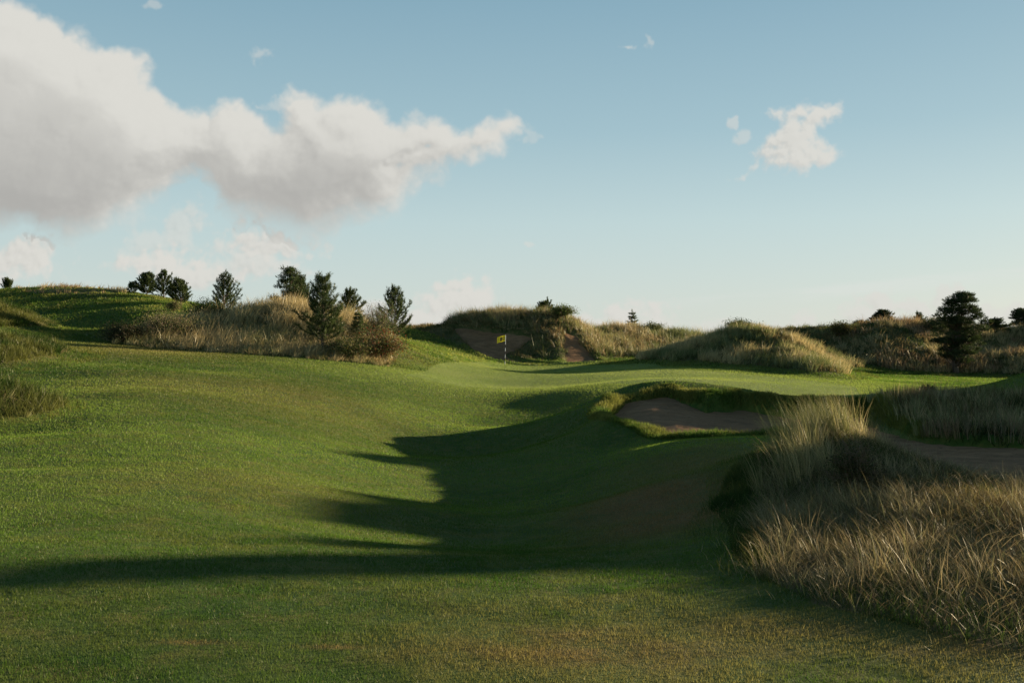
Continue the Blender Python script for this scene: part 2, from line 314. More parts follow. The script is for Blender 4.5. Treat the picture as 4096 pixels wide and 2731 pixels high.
def masks(x, y, Wt, dun, n):
    reg = np.zeros(x.shape, np.int32)
    names = list(LABEL_R)
    for k in names:
        w = Wt[k]; thr = .28 if k not in ('mound', 'clump', 'bank_b', 'island') else .13
        reg = np.where((w > thr+.25*thr*fbm(x, y, 1.5, 3, 41)) & (w >= dun*.999), LABEL_R[k], reg)
    di_ = poly_sd(x, y, ISLP)+.5*fbm(x, y, 1.5, 3, 43); reg = np.where(di_ < 0, 1, np.where(reg == 1, 0, reg))
    dc_ = poly_sd(x, y, CLP)+.3*fbm(x, y, 1.2, 3, 44); reg = np.where(dc_ < 0, 8, np.where(reg == 8, 0, reg))
    dm_ = poly_sd(x, y, MOUNDP)+.55*fbm(x, y, 1.3, 3, 42)+.2*fbm(x, y, .3, 2, 45); reg = np.where(dm_ < 0, 9, np.where(reg == 9, 0, reg))
    dg = poly_sd(x, y, GREENP)
    reg = np.where((dg < 0) & (reg == 0), 20, reg)
    for i, B in ((30, B1), (31, B2), (32, B3)):
        d = poly_sd(x, y, B)+n*(1 if i == 30 else 1.5)
        reg = np.where(d < (-.07 if i == 30 else -.10), i, reg)
    u = x*su[0]+y*su[1]; s = x*sn[0]+y*sn[1]
    reg = np.where((reg == 0) & (np.interp(s, RID_S, RID_H)*np.exp(-((u-50)/7.5)**2) > .5), 14, reg)
    return reg, dg
REG, DG = masks(X, Yg, WT, DUN, BN)
nr, na = X.shape
# surface attribute: R rough (0 mown .. 1 dune), G dry brown patches, B putting green
def brown(x, y):
    b = np.zeros_like(x)
    for (xv, yv, Y, rx, ry, a) in [(1500,1130,12.6,1.0,1.5,1.0),(1560,1190,10.8,.9,1.0,.9),(1600,1080,15.5,1.4,1.6,.4),(330,790,46,5,7,.45),(620,900,30,4,6,.3),(1330,1475,5.5,.5,.35,.6),(1480,1500,5.3,.8,.3,.6),(440,1488,5.35,.20,.05,.7),(770,1495,5.32,.20,.05,.7),(1330,1500,5.2,.9,.3,.7),(2280,1500,5.3,.6,.3,.8),(1850,1440,5.7,.8,.3,.5),(600,1080,13.6,2,2,.25),(1180,1500,5.2,.5,.2,.5),(430,880,29,3,4,.3),(230,770,58,8,4,.35)]:
        cx, cy, _ = V(xv, yv, Y); b = np.maximum(b, a*np.exp(-(((x-cx)/rx)**2+((y-cy)/ry)**2)))
    return b
SURF = np.stack([np.maximum(sstep(DUN, .06, .35)*(REG != 20), REG == 9), brown(X, Yg), sstep(DG, 3.5, -1.), np.ones_like(X)], -1).astype(np.float32)

def setp(o, label=None, cat=None, group=None, kind=None):
    for k, v in (('label', label), ('category', cat), ('group', group), ('kind', kind)):
        if v: o[k] = v
    return o
def mesh_np(name, co, faces, mats, smooth=True, attrs=None, parent=None, quad=True, midx=None):
    me = bpy.data.meshes.new(name); nf = len(faces); k = faces.shape[1]
    me.vertices.add(len(co)); me.vertices.foreach_set('co', np.ascontiguousarray(co, np.float32).ravel())
    me.loops.add(nf*k); me.loops.foreach_set('vertex_index', np.ascontiguousarray(faces, np.int32).ravel())
    me.polygons.add(nf); me.polygons.foreach_set('loop_start', np.arange(0, nf*k, k, dtype=np.int32))
    try: me.polygons.foreach_set('loop_total', np.full(nf, k, np.int32))
    except Exception: pass
    me.polygons.foreach_set('use_smooth', np.full(nf, smooth))
    if midx is not None: me.polygons.foreach_set('material_index', midx.astype(np.int32))
    me.update(calc_edges=True)
    for m_ in (mats if isinstance(mats, (list, tuple)) else [mats]): me.materials.append(m_)
    for an, av in (attrs or {}).items():
        a = me.attributes.new(an, 'FLOAT_COLOR', 'POINT'); a.data.foreach_set('color', np.ascontiguousarray(av, np.float32).ravel())
    o = bpy.data.objects.new(name, me); col.objects.link(o)
    if parent is not None: o.parent = parent
    return o

# ------------------------------------------------------------------ materials
def new_mat(name):
    m = bpy.data.materials.new(name); m.use_nodes = True; t = NT(m.node_tree); t.n.clear(); return m, t
def finish(t, sh):
    o = t.new('ShaderNodeOutputMaterial'); t.l.new(sh, o.inputs[0])
def mat_turf():
    m, t = new_mat('turf'); pos = t.new('ShaderNodeNewGeometry').outputs['Position']
    at = t.new('ShaderNodeAttribute', attribute_name='surf'); s = t.new('ShaderNodeSeparateColor'); t.put(s.inputs[0], at.outputs['Color'])
    rough, br, gr = s.outputs
    n1 = t.noise(pos, .35, 5, .6)[0]; n2 = t.noise(pos, 3.0, 4, .65)[0]; n3 = t.noise(pos, 28, 4, .7)[0]
    c = t.mix(t.ss(n1, .35, .65), (.040, .085, .014, 1), (.085, .125, .024, 1))
    c = t.mix(t.ss(n2, .42, .75), c, (.13, .13, .03, 1))
    cg = t.mix(t.ss(n1, .3, .7), (.15, .21, .045, 1), (.20, .25, .065, 1))
    c = t.mix(gr, c, cg)
    cr = t.mix(t.ss(n2, .35, .65), (.06, .075, .02, 1), (.14, .105, .05, 1))
    c = t.mix(t.m('MULTIPLY', rough, t.ss(n3, .2, .7, .55, 1)), c, cr)
    c = t.mix(t.m('MULTIPLY', br, t.ss(n2, .3, .6, .35, 1)), c, (.17, .11, .04, 1))
    c = t.mix(1., c, t.mix(n3, (.72, .72, .72, 1), (1.25, 1.25, 1.25, 1)), blend='MULTIPLY')
    b = t.new('ShaderNodeBump'); b.inputs['Strength'].default_value = .7; b.inputs['Distance'].default_value = .03
    t.put(b.inputs['Height'], t.m('ADD', n3, t.noise(pos, 90, 2, .6)[0]))
    p = t.new('ShaderNodeBsdfPrincipled'); t.put(p.inputs['Base Color'], c); p.inputs['Roughness'].default_value = .85
    p.inputs['Specular IOR Level'].default_value = .15
    t.put(p.inputs['Normal'], b.outputs[0])
    tr = t.new('ShaderNodeBsdfTranslucent'); t.put(tr.inputs[0], c)
    finish(t, p.outputs[0]); return m
def mat_sand():
    m, t = new_mat('sand'); pos = t.new('ShaderNodeNewGeometry').outputs['Position']
    n1 = t.noise(pos, .6, 5, .6)[0]; n2 = t.noise(pos, 7, 4, .65)[0]; n3 = t.noise(pos, 60, 3, .7)[0]
    c = t.mix(t.ss(n1, .3, .7), (.225, .130, .068, 1), (.29, .172, .094, 1))
    c = t.mix(t.ss(n2, .60, .68), c, (.14, .08, .043, 1))
    st = t.noise(t.v('MULTIPLY', pos, (1.2, 3.5, 1.2)), 1.1, 5, .65, .6)[0]
    c = t.mix(1., c, t.mix(t.ss(st, .3, .7), (.72, .71, .70, 1), (1.18, 1.16, 1.12, 1)), blend='MULTIPLY')
    c = t.mix(t.ss(t.noise(pos, 2.2, 3, .7)[0], .68, .72), c, (.09, .06, .038, 1))
    c = t.mix(1., c, t.mix(n3, (.85, .85, .85, 1), (1.12, 1.12, 1.12, 1)), blend='MULTIPLY')
    b = t.new('ShaderNodeBump'); b.inputs['Strength'].default_value = .6; b.inputs['Distance'].default_value = .05
    t.put(b.inputs['Height'], t.m('ADD', n2, t.m('MULTIPLY', n3, .3))); b.inputs['Distance'].default_value = .12
    p = t.new('ShaderNodeBsdfPrincipled'); t.put(p.inputs['Base Color'], c); p.inputs['Roughness'].default_value = .95
    p.inputs['Specular IOR Level'].default_value = .1
    t.put(p.inputs['Normal'], b.outputs[0]); finish(t, p.outputs[0]); return m
def mat_leaf(name, trans=.45, gloss=.0, attr='tint', fixed=None):
    m, t = new_mat(name)
    if fixed is None: c = t.new('ShaderNodeAttribute', attribute_name=attr).outputs['Color']
    else: c = fixed
    d = t.new('ShaderNodeBsdfDiffuse'); t.put(d.inputs[0], c)
    tr = t.new('ShaderNodeBsdfTranslucent'); t.put(tr.inputs[0], c)
    mx = t.new('ShaderNodeMixShader'); mx.inputs[0].default_value = trans
    t.l.new(d.outputs[0], mx.inputs[1]); t.l.new(tr.outputs[0], mx.inputs[2]); out = mx.outputs[0]
    if gloss > 0:
        gl = t.new('ShaderNodeBsdfGlossy'); gl.inputs[0].default_value = (.9, .9, .8, 1); gl.inputs['Roughness'].default_value = .45
        m2 = t.new('ShaderNodeMixShader'); m2.inputs[0].default_value = gloss
        t.l.new(out, m2.inputs[1]); t.l.new(gl.outputs[0], m2.inputs[2]); out = m2.outputs[0]
    finish(t, out); return m
def mat_plain(name, c, rough=.6, noise=0):
    m, t = new_mat(name); p = t.new('ShaderNodeBsdfPrincipled')
    pos = t.new('ShaderNodeTexCoord').outputs['Object']; n = t.noise(pos, 12, 4, .6)[0]
    k = tuple(v*.75 for v in c)+(1,); t.put(p.inputs['Base Color'], t.mix(n, k, tuple(min(1, v*1.2) for v in c)+(1,)) if noise else tuple(c)+(1,))
    p.inputs['Roughness'].default_value = rough; finish(t, p.outputs[0]); return m
TURF, SAND = mat_turf(), mat_sand()
GRASS = mat_leaf('grass_blade', .5, .012); MARR = mat_leaf('marram_blade', .45, .05); NEEDLE = mat_leaf('needles', .35, .03)
LEAF = mat_leaf('leaf', .35, .015)
BARK = mat_plain('bark', (.09, .065, .045), .9, 1)

# faces per region
idx = np.arange(nr*na).reshape(nr, na)
q00 = idx[:-1, :]; q10 = idx[1:, :]; q01 = np.roll(idx, -1, 1)[:-1, :]; q11 = np.roll(idx, -1, 1)[1:, :]
FA = np.stack([q00, q01, q11, q10], -1).reshape(-1, 4)
co = np.stack([X, Yg, Z], -1).reshape(-1, 3); surf = SURF.reshape(-1, 4); rf = REG.reshape(-1)[FA[:, 0]]
rf = np.where(rf == 14, 0, rf)
NAMES = {0: ('fairway', 'mown green fairway rolling from the foreground to the distant hills'), 20: ('putting_green', 'smooth pale putting green around the flagstick'),
 30: ('sand_bunker', 'large shaded sand bunker in front of the green'), 31: ('sand_bunker', 'sand face of the bunker behind the flagstick'), 32: ('sand_bunker', 'small sand bunker right of the flagstick dune'),
 1: ('dune_ground', 'dune under the pines left of the green'), 2: ('dune_ground', 'small bare brown dune top on the skyline'), 3: ('dune_ground', 'tall dune behind the flagstick bunker'),
 4: ('dune_ground', 'low dune behind the green with one small pine'), 5: ('dune_ground', 'large dune right of the green'), 6: ('dune_ground', 'distant dunes behind the large right dune'),
 7: ('dune_ground', 'dark dunes under the big pine on the right'), 8: ('dune_ground', 'grassy bank beyond the sand on the right'), 9: ('dune_ground', 'near mound of dry grass in the right foreground'),
 10: ('dune_ground', 'grassy bank at the left edge of the fairway'), 11: ('dune_ground', 'nearest low bank at the left edge'), 12: ('dune_ground', 'farther shaded bank at the left edge'), 13: ('dune_ground', 'grassy knoll on the left hill')}
D1 = (poly_sd(X, Yg, B1)+BN).reshape(-1)[FA[:, 0]]; D2 = (poly_sd(X, Yg, B2)+1.5*BN).reshape(-1)[FA[:, 0]]; D3 = (poly_sd(X, Yg, B3)+1.5*BN).reshape(-1)[FA[:, 0]]
deep = (D1 < -.55) | (D2 < -1.2) | (D3 < -1.2)
cos = np.stack([X, Yg, ZS], -1).reshape(-1, 3)
for rid, (nm, lab) in NAMES.items():
    f = FA[{30: D1 < .22, 31: D2 < .5, 32: D3 < .5}[rid]] if rid >= 30 else FA[((rf == rid) | ((rid == 0) & (rf >= 30))) & ~deep]
    if len(f) == 0: print('EMPTY REGION', rid); continue
    u_, inv = np.unique(f, return_inverse=True)
    o = mesh_np(nm, (cos if rid >= 30 else co)[u_], inv.reshape(f.shape), SAND if rid >= 30 else TURF, attrs={'surf': surf[u_]})
    setp(o, lab, kind='structure')
#@@VEG
# ------------------------------------------------------------------ vegetation helpers
fr = (FA[:, 0] // na); fc = (FA[:, 0] % na)
fA = A.reshape(-1)[FA[:, 0]]; fR = RR.reshape(-1)[FA[:, 0]]
DUNF = DUN.reshape(-1); BNF = BROWN_F = SURF[..., 1].reshape(-1)
SP = np.abs(np.diff(ang, append=ang[-1]+R(4)))/R(62/819.); fSP = SP[fc]
def pick(ids, n, power=0., rmin=0, rmax=200, amax=46, cond=None):
    """n random surface points on faces of the given regions; power 0 = even over the ground, -2 = even per polar cell"""
    m = np.isin(rf, ids) & (fR >= rmin) & (fR < rmax) & (fA < R(amax)) & (fA > -R(46))
    if cond is not None: m &= cond
    f = FA[m]; r = fR[m]
    if len(f) == 0: return np.zeros((0, 3)), np.zeros(0, int)
    w = r**(2+power); dA = fSP[m]*np.where(np.abs(fA[m]) > R(31.5), .5, 1.); w = w*dA; w /= w.sum()
    cs = np.cumsum(w); k = np.searchsorted(cs, rng.random(n)*cs[-1]); k = np.minimum(k, len(f)-1)
    u = rng.random((n, 1)); v = rng.random((n, 1)); c = co[f[k]]
    p = (c[:, 0]*(1-u)+c[:, 1]*u)*(1-v)+(c[:, 3]*(1-u)+c[:, 2]*u)*v
    return p, f[k, 0]
def blades(name, P, h, w, az, lean, tint, segs=1, mat=None, droop=0., build=True, face=None):
    n = len(P); h = np.broadcast_to(h, n).astype(float); w = np.broadcast_to(w, n).astype(float); lean = np.broadcast_to(lean, n).astype(float); droop = np.broadcast_to(droop, n).astype(float)
    fa = rng.random(n)*2*math.pi if face is None else face
    side = np.stack([np.cos(fa), np.sin(fa), np.zeros(n)], 1)
    dirh = np.stack([np.sin(az), np.cos(az), np.zeros(n)], 1)
    V_ = []
    for i in range(segs+1):
        t = i/segs; ang_ = lean*(.35+.65*t)+droop*t*t
        if i == 0: c = P.copy(); prev = c
        else:
            c = prev+(dirh*np.sin(ang_)[:, None]+np.array([0, 0, 1])*np.cos(ang_)[:, None])*(h/segs)[:, None]; prev = c
        ww = (w*(1-t**1.5)*.5)[:, None]
        if i < segs: V_ += [c-side*ww, c+side*ww]
        else: V_ += [c]
    k = 2*segs+1; vv = np.stack(V_, 1).reshape(-1, 3); b = np.arange(n)[:, None]*k
    tris = []
    for i in range(segs-1):
        a = 2*i; tris += [[a, a+1, a+3], [a, a+3, a+2]]
    a = 2*(segs-1); tris += [[a, a+1, a+2]]
    f = (b[:, :, None]+np.array(tris)[None]).reshape(-1, 3)
    tt = np.repeat(np.concatenate([tint, np.ones((n, 1))], 1), k, 0)
    if not build: return vv, f, tt
    return mesh_np(name, vv, f, mat, smooth=False, attrs={'tint': tt})
def merge(parts):
    vs, fs, ts, o = [], [], [], 0
    for v, f, t in parts: vs.append(v); fs.append(f+o); ts.append(t); o += len(v)
    return np.concatenate(vs), np.concatenate(fs), np.concatenate(ts)
def lerp(a, b, t): return np.array(a)[None]*(1-t[:, None])+np.array(b)[None]*t[:, None]
def vary(t, amt=.2):
    return np.clip(t*(1+(rng.random((len(t), 1))-.5)*2*amt), .005, .9)
# ---- short turf
def turf_set(name, ids, n, power, rmin, rmax, hk, label, green=False, cond=None):
    P, vi = pick(ids, n, power, rmin, rmax, cond=cond); r = np.hypot(P[:, 0], P[:, 1])
    n1 = sstep(fbm(P[:, 0], P[:, 1], 3.2, 4, 51), -.35, .35); n2 = sstep(fbm(P[:, 0], P[:, 1], .45, 3, 52), -.1, .5)
    if green: t = lerp((.18, .25, .05), (.24, .30, .07), n1)
    else:
        n0 = sstep(fbm(P[:, 0], P[:, 1], 9, 3, 58), -.3, .3); t = lerp((.055, .128, .013), (.128, .220, .030), n1)*(.85+.3*n0[:, None])*np.array([[1, 1, 1]])+np.array([.014, .0, 0])*n0[:, None]; t = t*(1-.4*n2[:, None])+np.array([.17, .17, .04])*.4*n2[:, None]
    if not green: gb = (sstep(DG.reshape(-1)[vi], 9, 0)*.85)[:, None]; t = t*(1-gb)+np.array([.21, .275, .055])*gb
    b = BROWN_F[vi]*(.75+.6*rng.random(n))*np.where((P[:, 1] > 9) & (P[:, 1] < 17) & (P[:, 0] > .5), 1.4, 1.); b = np.clip(b, 0, 1)[:, None]
    t = t*(1-b)+np.array([.25, .16, .065])*b
    yb = (sstep(fbm(P[:, 0], P[:, 1], .8, 4, 59), -.15, .3)*sstep(r, 8., 5.3)*.75*sstep(P[:, 0], -2., .8))[:, None]; t = t*(1-yb)+np.array([.23, .20, .06])*yb
    dry = rng.random(n) < .03; t[dry] = (.19, .17, .06)
    t = vary(t, .3)
    h = (hk[0]+hk[1]*r)*(.5+rng.random(n)); w = np.maximum(.0035, .00075*r)
    h = h*(1+.35*fbm(P[:, 0], P[:, 1], .35, 2, 57)*(r < 14))
    P = P-np.array([0, 0, .004])
    o = blades(name, P, h, w, rng.random(n)*6.3, rng.random(n)*.9, t, 1, GRASS)
    setp(o, label, kind='stuff'); return o
inter = DUNF[FA[:, 0]]
turf_set('grass', [0], 1500000, -1.6, 2.2, 95, (.016, .00055), 'short mown grass of the fairway in the foreground and hollow')
turf_set('green_grass', [20], 110000, -1.0, 30, 80, (.006, .0003), 'closely cut pale grass of the putting green', green=True)
# ---- marram
def marram(name, ids, ntuft, per, H, w, label, cols, rmin=0, rmax=130, power=0., amax=31.5, segs=2, wind=1.2, spread=.55, patch=(2.0, -.25, .25), rad=.10, cond=None, pts=None, hn=1.0, epoly=None, ew=1.5, dr=.75):
    if pts is None: P, vi = pick(ids, ntuft*2, power, rmin, rmax, amax, cond)
    else: P = pts
    if patch is not None and len(P):
        a = sstep(fbm(P[:, 0], P[:, 1], patch[0], 3, 71), patch[1], patch[2]); P = P[rng.random(len(P)) < a]
    P = P[:ntuft]; n = len(P)
    if n == 0: print('no tufts', name); return
    size = (.55+.75*rng.random(n))*(1+.35*hn*fbm(P[:, 0], P[:, 1], 1.5, 2, 72)); pal = np.array(cols)
    if epoly is not None: size = size*(.30+.70*sstep(-poly_sd(P[:, 0], P[:, 1], epoly), -.3, ew)); size = size*(.75+.5*rng.random(n))
    g_ = sstep(fbm(P[:, 0], P[:, 1], 2.5, 3, 73)+.5*(rng.random(n)-.5), -.35, .35)
    k = np.repeat(np.arange(n), per); N = len(k)
    off = rng.normal(0, 1, (N, 2))*rad*size[k][:, None]
    az = np.arctan2(off[:, 0], off[:, 1])+rng.normal(0, .5, N)
    lean = np.abs(rng.normal(0, spread, N))+.05
    wx = np.sin(az)*np.sin(lean)+math.sin(wind)*.22; wy = np.cos(az)*np.sin(lean)+math.cos(wind)*.22
    az = np.arctan2(wx, wy); lean = np.arcsin(np.clip(np.hypot(wx, wy), 0, .98))
    p = P[k].copy(); p[:, :2] += off; p[:, 2] -= .03
    ci = np.clip(g_[k]*(len(pal)-1)+rng.normal(0, .55, N), 0, len(pal)-1.001); i0 = ci.astype(int); fr_ = (ci-i0)[:, None]
    t = vary(pal[i0]*(1-fr_)+pal[i0+1]*fr_, .28)
    h = H*size[k]*(.45+.75*rng.random(N))
    o = blades(name, p, h, w*(.6+.8*rng.random(N)), az, lean, t, segs, MARR, droop=rng.random(N)*dr)
    setp(o, label, kind='stuff'); return o
# ---- longer green rough round the dunes and on the far slopes
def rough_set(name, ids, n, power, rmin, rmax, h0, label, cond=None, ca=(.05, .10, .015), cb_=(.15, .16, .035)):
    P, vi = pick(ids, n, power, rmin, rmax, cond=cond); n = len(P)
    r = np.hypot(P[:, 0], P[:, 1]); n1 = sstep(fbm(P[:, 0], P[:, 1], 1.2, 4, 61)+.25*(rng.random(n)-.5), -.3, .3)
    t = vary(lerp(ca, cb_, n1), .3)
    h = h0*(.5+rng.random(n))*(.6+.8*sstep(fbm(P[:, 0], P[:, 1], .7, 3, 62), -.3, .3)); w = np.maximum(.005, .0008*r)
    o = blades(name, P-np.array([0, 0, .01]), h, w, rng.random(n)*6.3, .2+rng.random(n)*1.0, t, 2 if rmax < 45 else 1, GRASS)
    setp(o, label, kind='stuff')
edge = (inter > .035)
rough_set('rough_grass', [0], 90000, -.9, 4, 120, .10, 'longer green grass fringing the dunes and banks', cond=edge)
rough_set('rough_grass', [10, 11, 12], 90000, 0, 8, 70, .24, 'rough grass over the banks at the left edge', ca=(.03, .06, .01), cb_=(.12, .13, .032))
rough_set('rough_grass', [0, 13], 150000, -.4, 60, 125, .13, 'green rough grass on the distant left hill and slopes', cond=(fA < R(2)), ca=(.11, .19, .025), cb_=(.28, .29, .06))
rough_set('rough_grass', [9], 60000, 0, 3, 20, .075, 'low green and brown undergrowth on the near mound', ca=(.045, .07, .015), cb_=(.15, .12, .045))
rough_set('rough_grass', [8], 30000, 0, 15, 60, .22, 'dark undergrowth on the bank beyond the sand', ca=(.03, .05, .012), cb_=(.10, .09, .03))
rough_set('rough_grass', [1, 2, 3, 4, 5, 6, 7], 150000, -.2, 40, 125, .26, 'low green and brown undergrowth covering the dunes behind the green', ca=(.05, .075, .02), cb_=(.19, .15, .06))
mdist = (poly_sd(X, Yg, MOUNDP)).reshape(-1)[FA[:, 0]]
rough_set('rough_grass', [0], 20000, 0, 4, 18, .065, 'longer dark green grass round the foot of the near mound', cond=(mdist > -.2) & (mdist < .22), ca=(.03, .06, .012), cb_=(.08, .10, .025))
marram('marram_grass', [0], 90, 10, .12, .0036, 'stray wiry blades at the foot of the near mound', [(.12, .15, .04), (.24, .24, .09), (.40, .31, .15)], 4, 18, patch=None, cond=(mdist > -.1) & (mdist < .35), segs=3, spread=.7, rad=.08, dr=1.2)
# turf roll round the bunker edge
lipm = (np.abs(poly_sd(X, Yg, B1)+BN-.28) < .34).reshape(-1)[FA[:, 0]] & (fR < 40) & (fR > 12)
rough_set('bunker_fringe', [0], 60000, -.5, 12, 42, .11, 'long bright turf rolled over the rim of the front bunker', cond=lipm, ca=(.07, .13, .02), cb_=(.17, .18, .04))
OLV = (.17, .16, .06)
TAN, GOLD, BRN, GRN, GGR = (.40, .31, .15), (.46, .37, .17), (.20, .125, .06), (.12, .15, .04), (.24, .24, .09)
marram('marram_grass', [1], 3000, 24, .72, .024, 'tan marram grass covering the dune under the left pines', [GGR, TAN, TAN, GOLD], 40, 75, patch=None, wind=1.0, spread=.45, epoly=ISLP, ew=1.8)
marram('marram_grass', [3], 1100, 24, .80, .028, 'dark and gold marram grass crowning the dune behind the flagstick', [GRN, BRN, TAN, GGR], 60, 100, patch=(2, -.5, .0), wind=-1.0, cond=(DUNF[FA[:, 0]] > 1.15) | ((fA > R(1.2)) & (DUNF[FA[:, 0]] > .3)))
marram('marram_grass', [4], 1300, 22, .80, .03, 'pale marram grass on the low dune with one small pine', [GRN, GGR, GOLD, TAN], 70, 110, patch=None, wind=-1.2, spread=.35)
marram('marram_grass', [5], 2600, 24, .62, .026, 'pale golden marram grass over the dune right of the green', [GRN, GGR, GOLD, GOLD], 50, 82, patch=(1.6, -.6, .0), wind=1.2, spread=.35)
marram('marram_grass', [6], 900, 20, .6, .03, 'thin marram grass on the distant dunes beyond', [GRN, GGR, TAN], 80, 115, patch=(2, -.3, .2))
marram('marram_grass', [7], 2000, 22, .75, .03, 'brown marram grass on the shaded dunes under the big pine', [BRN, TAN, GGR, TAN], 70, 115, patch=(2.5, -.4, .1), wind=.4)
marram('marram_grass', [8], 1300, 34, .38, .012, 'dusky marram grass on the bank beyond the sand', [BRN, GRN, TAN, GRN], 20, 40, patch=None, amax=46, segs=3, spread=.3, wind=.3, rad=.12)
marram('marram_grass', [2, 13], 260, 20, .5, .03, 'dry grass tufts on the distant skyline knolls', [BRN, TAN], 70, 125, patch=None)
marram('marram_grass', [10, 11, 12], 420, 26, .30, .012, 'dry grass tufts on the banks at the left edge', [GRN, OLV, GGR, TAN], 12, 70, patch=(1.5, -.1, .3), power=-1.0)
lf = (np.tan(fA) < .42)
marram('marram_grass', [9], 250, 46, .30, .0036, 'green and gold marram grass on the left slope of the near mound', [GRN, OLV, BRN, GGR, (.29, .225, .11)], 4, 20, patch=(.7, .0, .16), amax=46, segs=4, spread=.7, wind=-.6, rad=.06, cond=lf, dr=1.3)
marram('marram_grass', [9], 380, 40, .25, .0034, 'lower marram grass on the right part of the near mound', [GRN, OLV, BRN, GGR, (.29, .225, .11)], 4, 20, patch=(.7, .0, .16), amax=46, segs=4, spread=.8, wind=-.6, rad=.06, cond=~lf, dr=1.3)
marram('marram_grass', [9], 1100, 18, .15, .0036, 'short wiry tufts scattered over the near mound', [BRN, OLV, GRN, GGR], 4, 20, patch=None, amax=46, segs=3, spread=.8, wind=-.6, rad=.07)
ct_ = {}
for nm, xa, xb, Y, k, H_, w_, cl_, lb in [('a',1115,1265,85,75,.85,.03,[GRN, BRN, TAN, GGR],'tall ragged grass along the crest of the dune behind the flagstick'),('b',1635,1745,70.5,60,.60,.026,[GRN, GRN, GGR, TAN],'spiky green grass crown on top of the golden dune'),
  ('c',1375,1500,92,50,.75,.03,[GRN, GGR, TAN],'taller grass tufts along the crest of the low dune'),('d',35,185,86,50,.45,.03,[BRN, TAN, GOLD],'dry tan grass tufts on the crest of the left hill'),('e',2040,2110,90,40,.7,.03,[BRN, TAN],'tan grass on the crest of the dune left of the biggest pine'),('f',262,290,84,14,.5,.03,[TAN, GOLD],'small dry tuft beside the hill pines')]:
    pp = []
    for i in range(k):
        x, y, _ = V(xa+(xb-xa)*rng.random(), 700, Y+rng.normal(0, 1.2)); pp.append((x, y))
    pp = np.array(pp); pz, _, _, _ = terrain(pp[:, 0], pp[:, 1])
    marram('marram_grass', [3], 400, 26, H_, w_, lb, cl_, pts=np.column_stack([pp, pz]), patch=None, spread=.3, rad=.14, wind=1.0)
# crest tufts of the near mound
cp = []
for (xv, yv, Y, k) in [(1885,1015,12.3,24),(1830,1030,12.0,7),(1930,1020,12.4,14),(1980,1030,12.2,2),(1870,1060,11.2,7),(2060,1090,11.5,1),(1800,1080,11.4,5)]:
    x, y, _ = V(xv, yv, Y)
    for i in range(k): cp.append((x+rng.normal(0, .14), y+rng.normal(0, .25)))
cp = np.array(cp); cz, _, _, _ = terrain(cp[:, 0], cp[:, 1]); cp = np.column_stack([cp, cz])
marram('marram_grass', [9], 200, 60, .60, .0042, 'tallest gold and green tufts on the crest of the near mound', [GRN, OLV, GGR, GOLD], pts=cp, patch=None, segs=4, spread=.30, wind=-.9, rad=.05)
hp = []
for (xa, ya, Ya, xb, yb, Yb, k) in [(1048,766,81.2,1110,766,80.4,20),(1110,766,80.4,1228,780,79,60),(1228,786,78.6,1168,804,76,30),(1168,804,76,1262,828,73.3,40),(1295,786,80,1350,806,78,30),(1350,806,78,1385,829,74.3,20)]:
    for i in range(k):
        t = rng.random(); x, y, _ = V(xa+(xb-xa)*t, ya+(yb-ya)*t, Ya+(Yb-Ya)*t); hp.append((x+rng.normal(0, .15), y+.25+abs(rng.normal(0, .25))))
hp = np.array(hp); hz, _, _, _ = terrain(hp[:, 0], hp[:, 1]); hp = np.column_stack([hp, hz])
marram('marram_grass', [3], 400, 22, .20, .03, 'ragged grass overhanging the sand behind the flagstick', [GRN, BRN, GRN, TAN], pts=hp[rng.random(len(hp)) < .6], patch=None, spread=.9, wind=3.14, rad=.12)
# straw lying on the near mound
P, vi = pick([9], 15000, 0, 3, 20, 40); n = len(P)
t = vary(lerp((.10, .07, .035), (.36, .29, .14), rng.random(n)**2.2), .3)
o = blades('straw', P+np.array([0, 0, .015]), .12+.25*rng.random(n), .003+.0025*rng.random(n), rng.random(n)*6.3, 1.25+rng.random(n)*.3, t, 3, MARR, droop=.15)
setp(o, 'fallen dry straw lying over the near mound', kind='stuff')
#@@THINGS
# ------------------------------------------------------------------ trees, shrubs
def tube_np(pts, rad, k=6):
    pts = np.array(pts, float); n = len(pts); rad = np.broadcast_to(rad, n)
    d = np.gradient(pts, axis=0); d /= np.linalg.norm(d, axis=1)[:, None]+1e-9
    a = np.cross(d, np.array([.31, .2, .93])); a /= np.linalg.norm(a, axis=1)[:, None]+1e-9; b = np.cross(d, a)
    th = np.arange(k)*2*math.pi/k
    v = pts[:, None]+(a[:, None]*np.cos(th)[None, :, None]+b[:, None]*np.sin(th)[None, :, None])*rad[:, None, None]
    f = []
    for i in range(n-1):
        for j in range(k): f.append((i*k+j, i*k+(j+1) % k, (i+1)*k+(j+1) % k, (i+1)*k+j))
    return v.reshape(-1, 3), np.array(f)
def join_tubes(L):
    vs, fs, o = [], [], 0
    for v, f in L: vs.append(v); fs.append(f+o); o += len(v)
    return np.concatenate(vs), np.concatenate(fs)
def empty(name, loc, label, cat, group=None):
    o = bpy.data.objects.new(name, None); col.objects.link(o); o.location = loc; o.empty_display_size = .3
    return setp(o, label, cat, group)
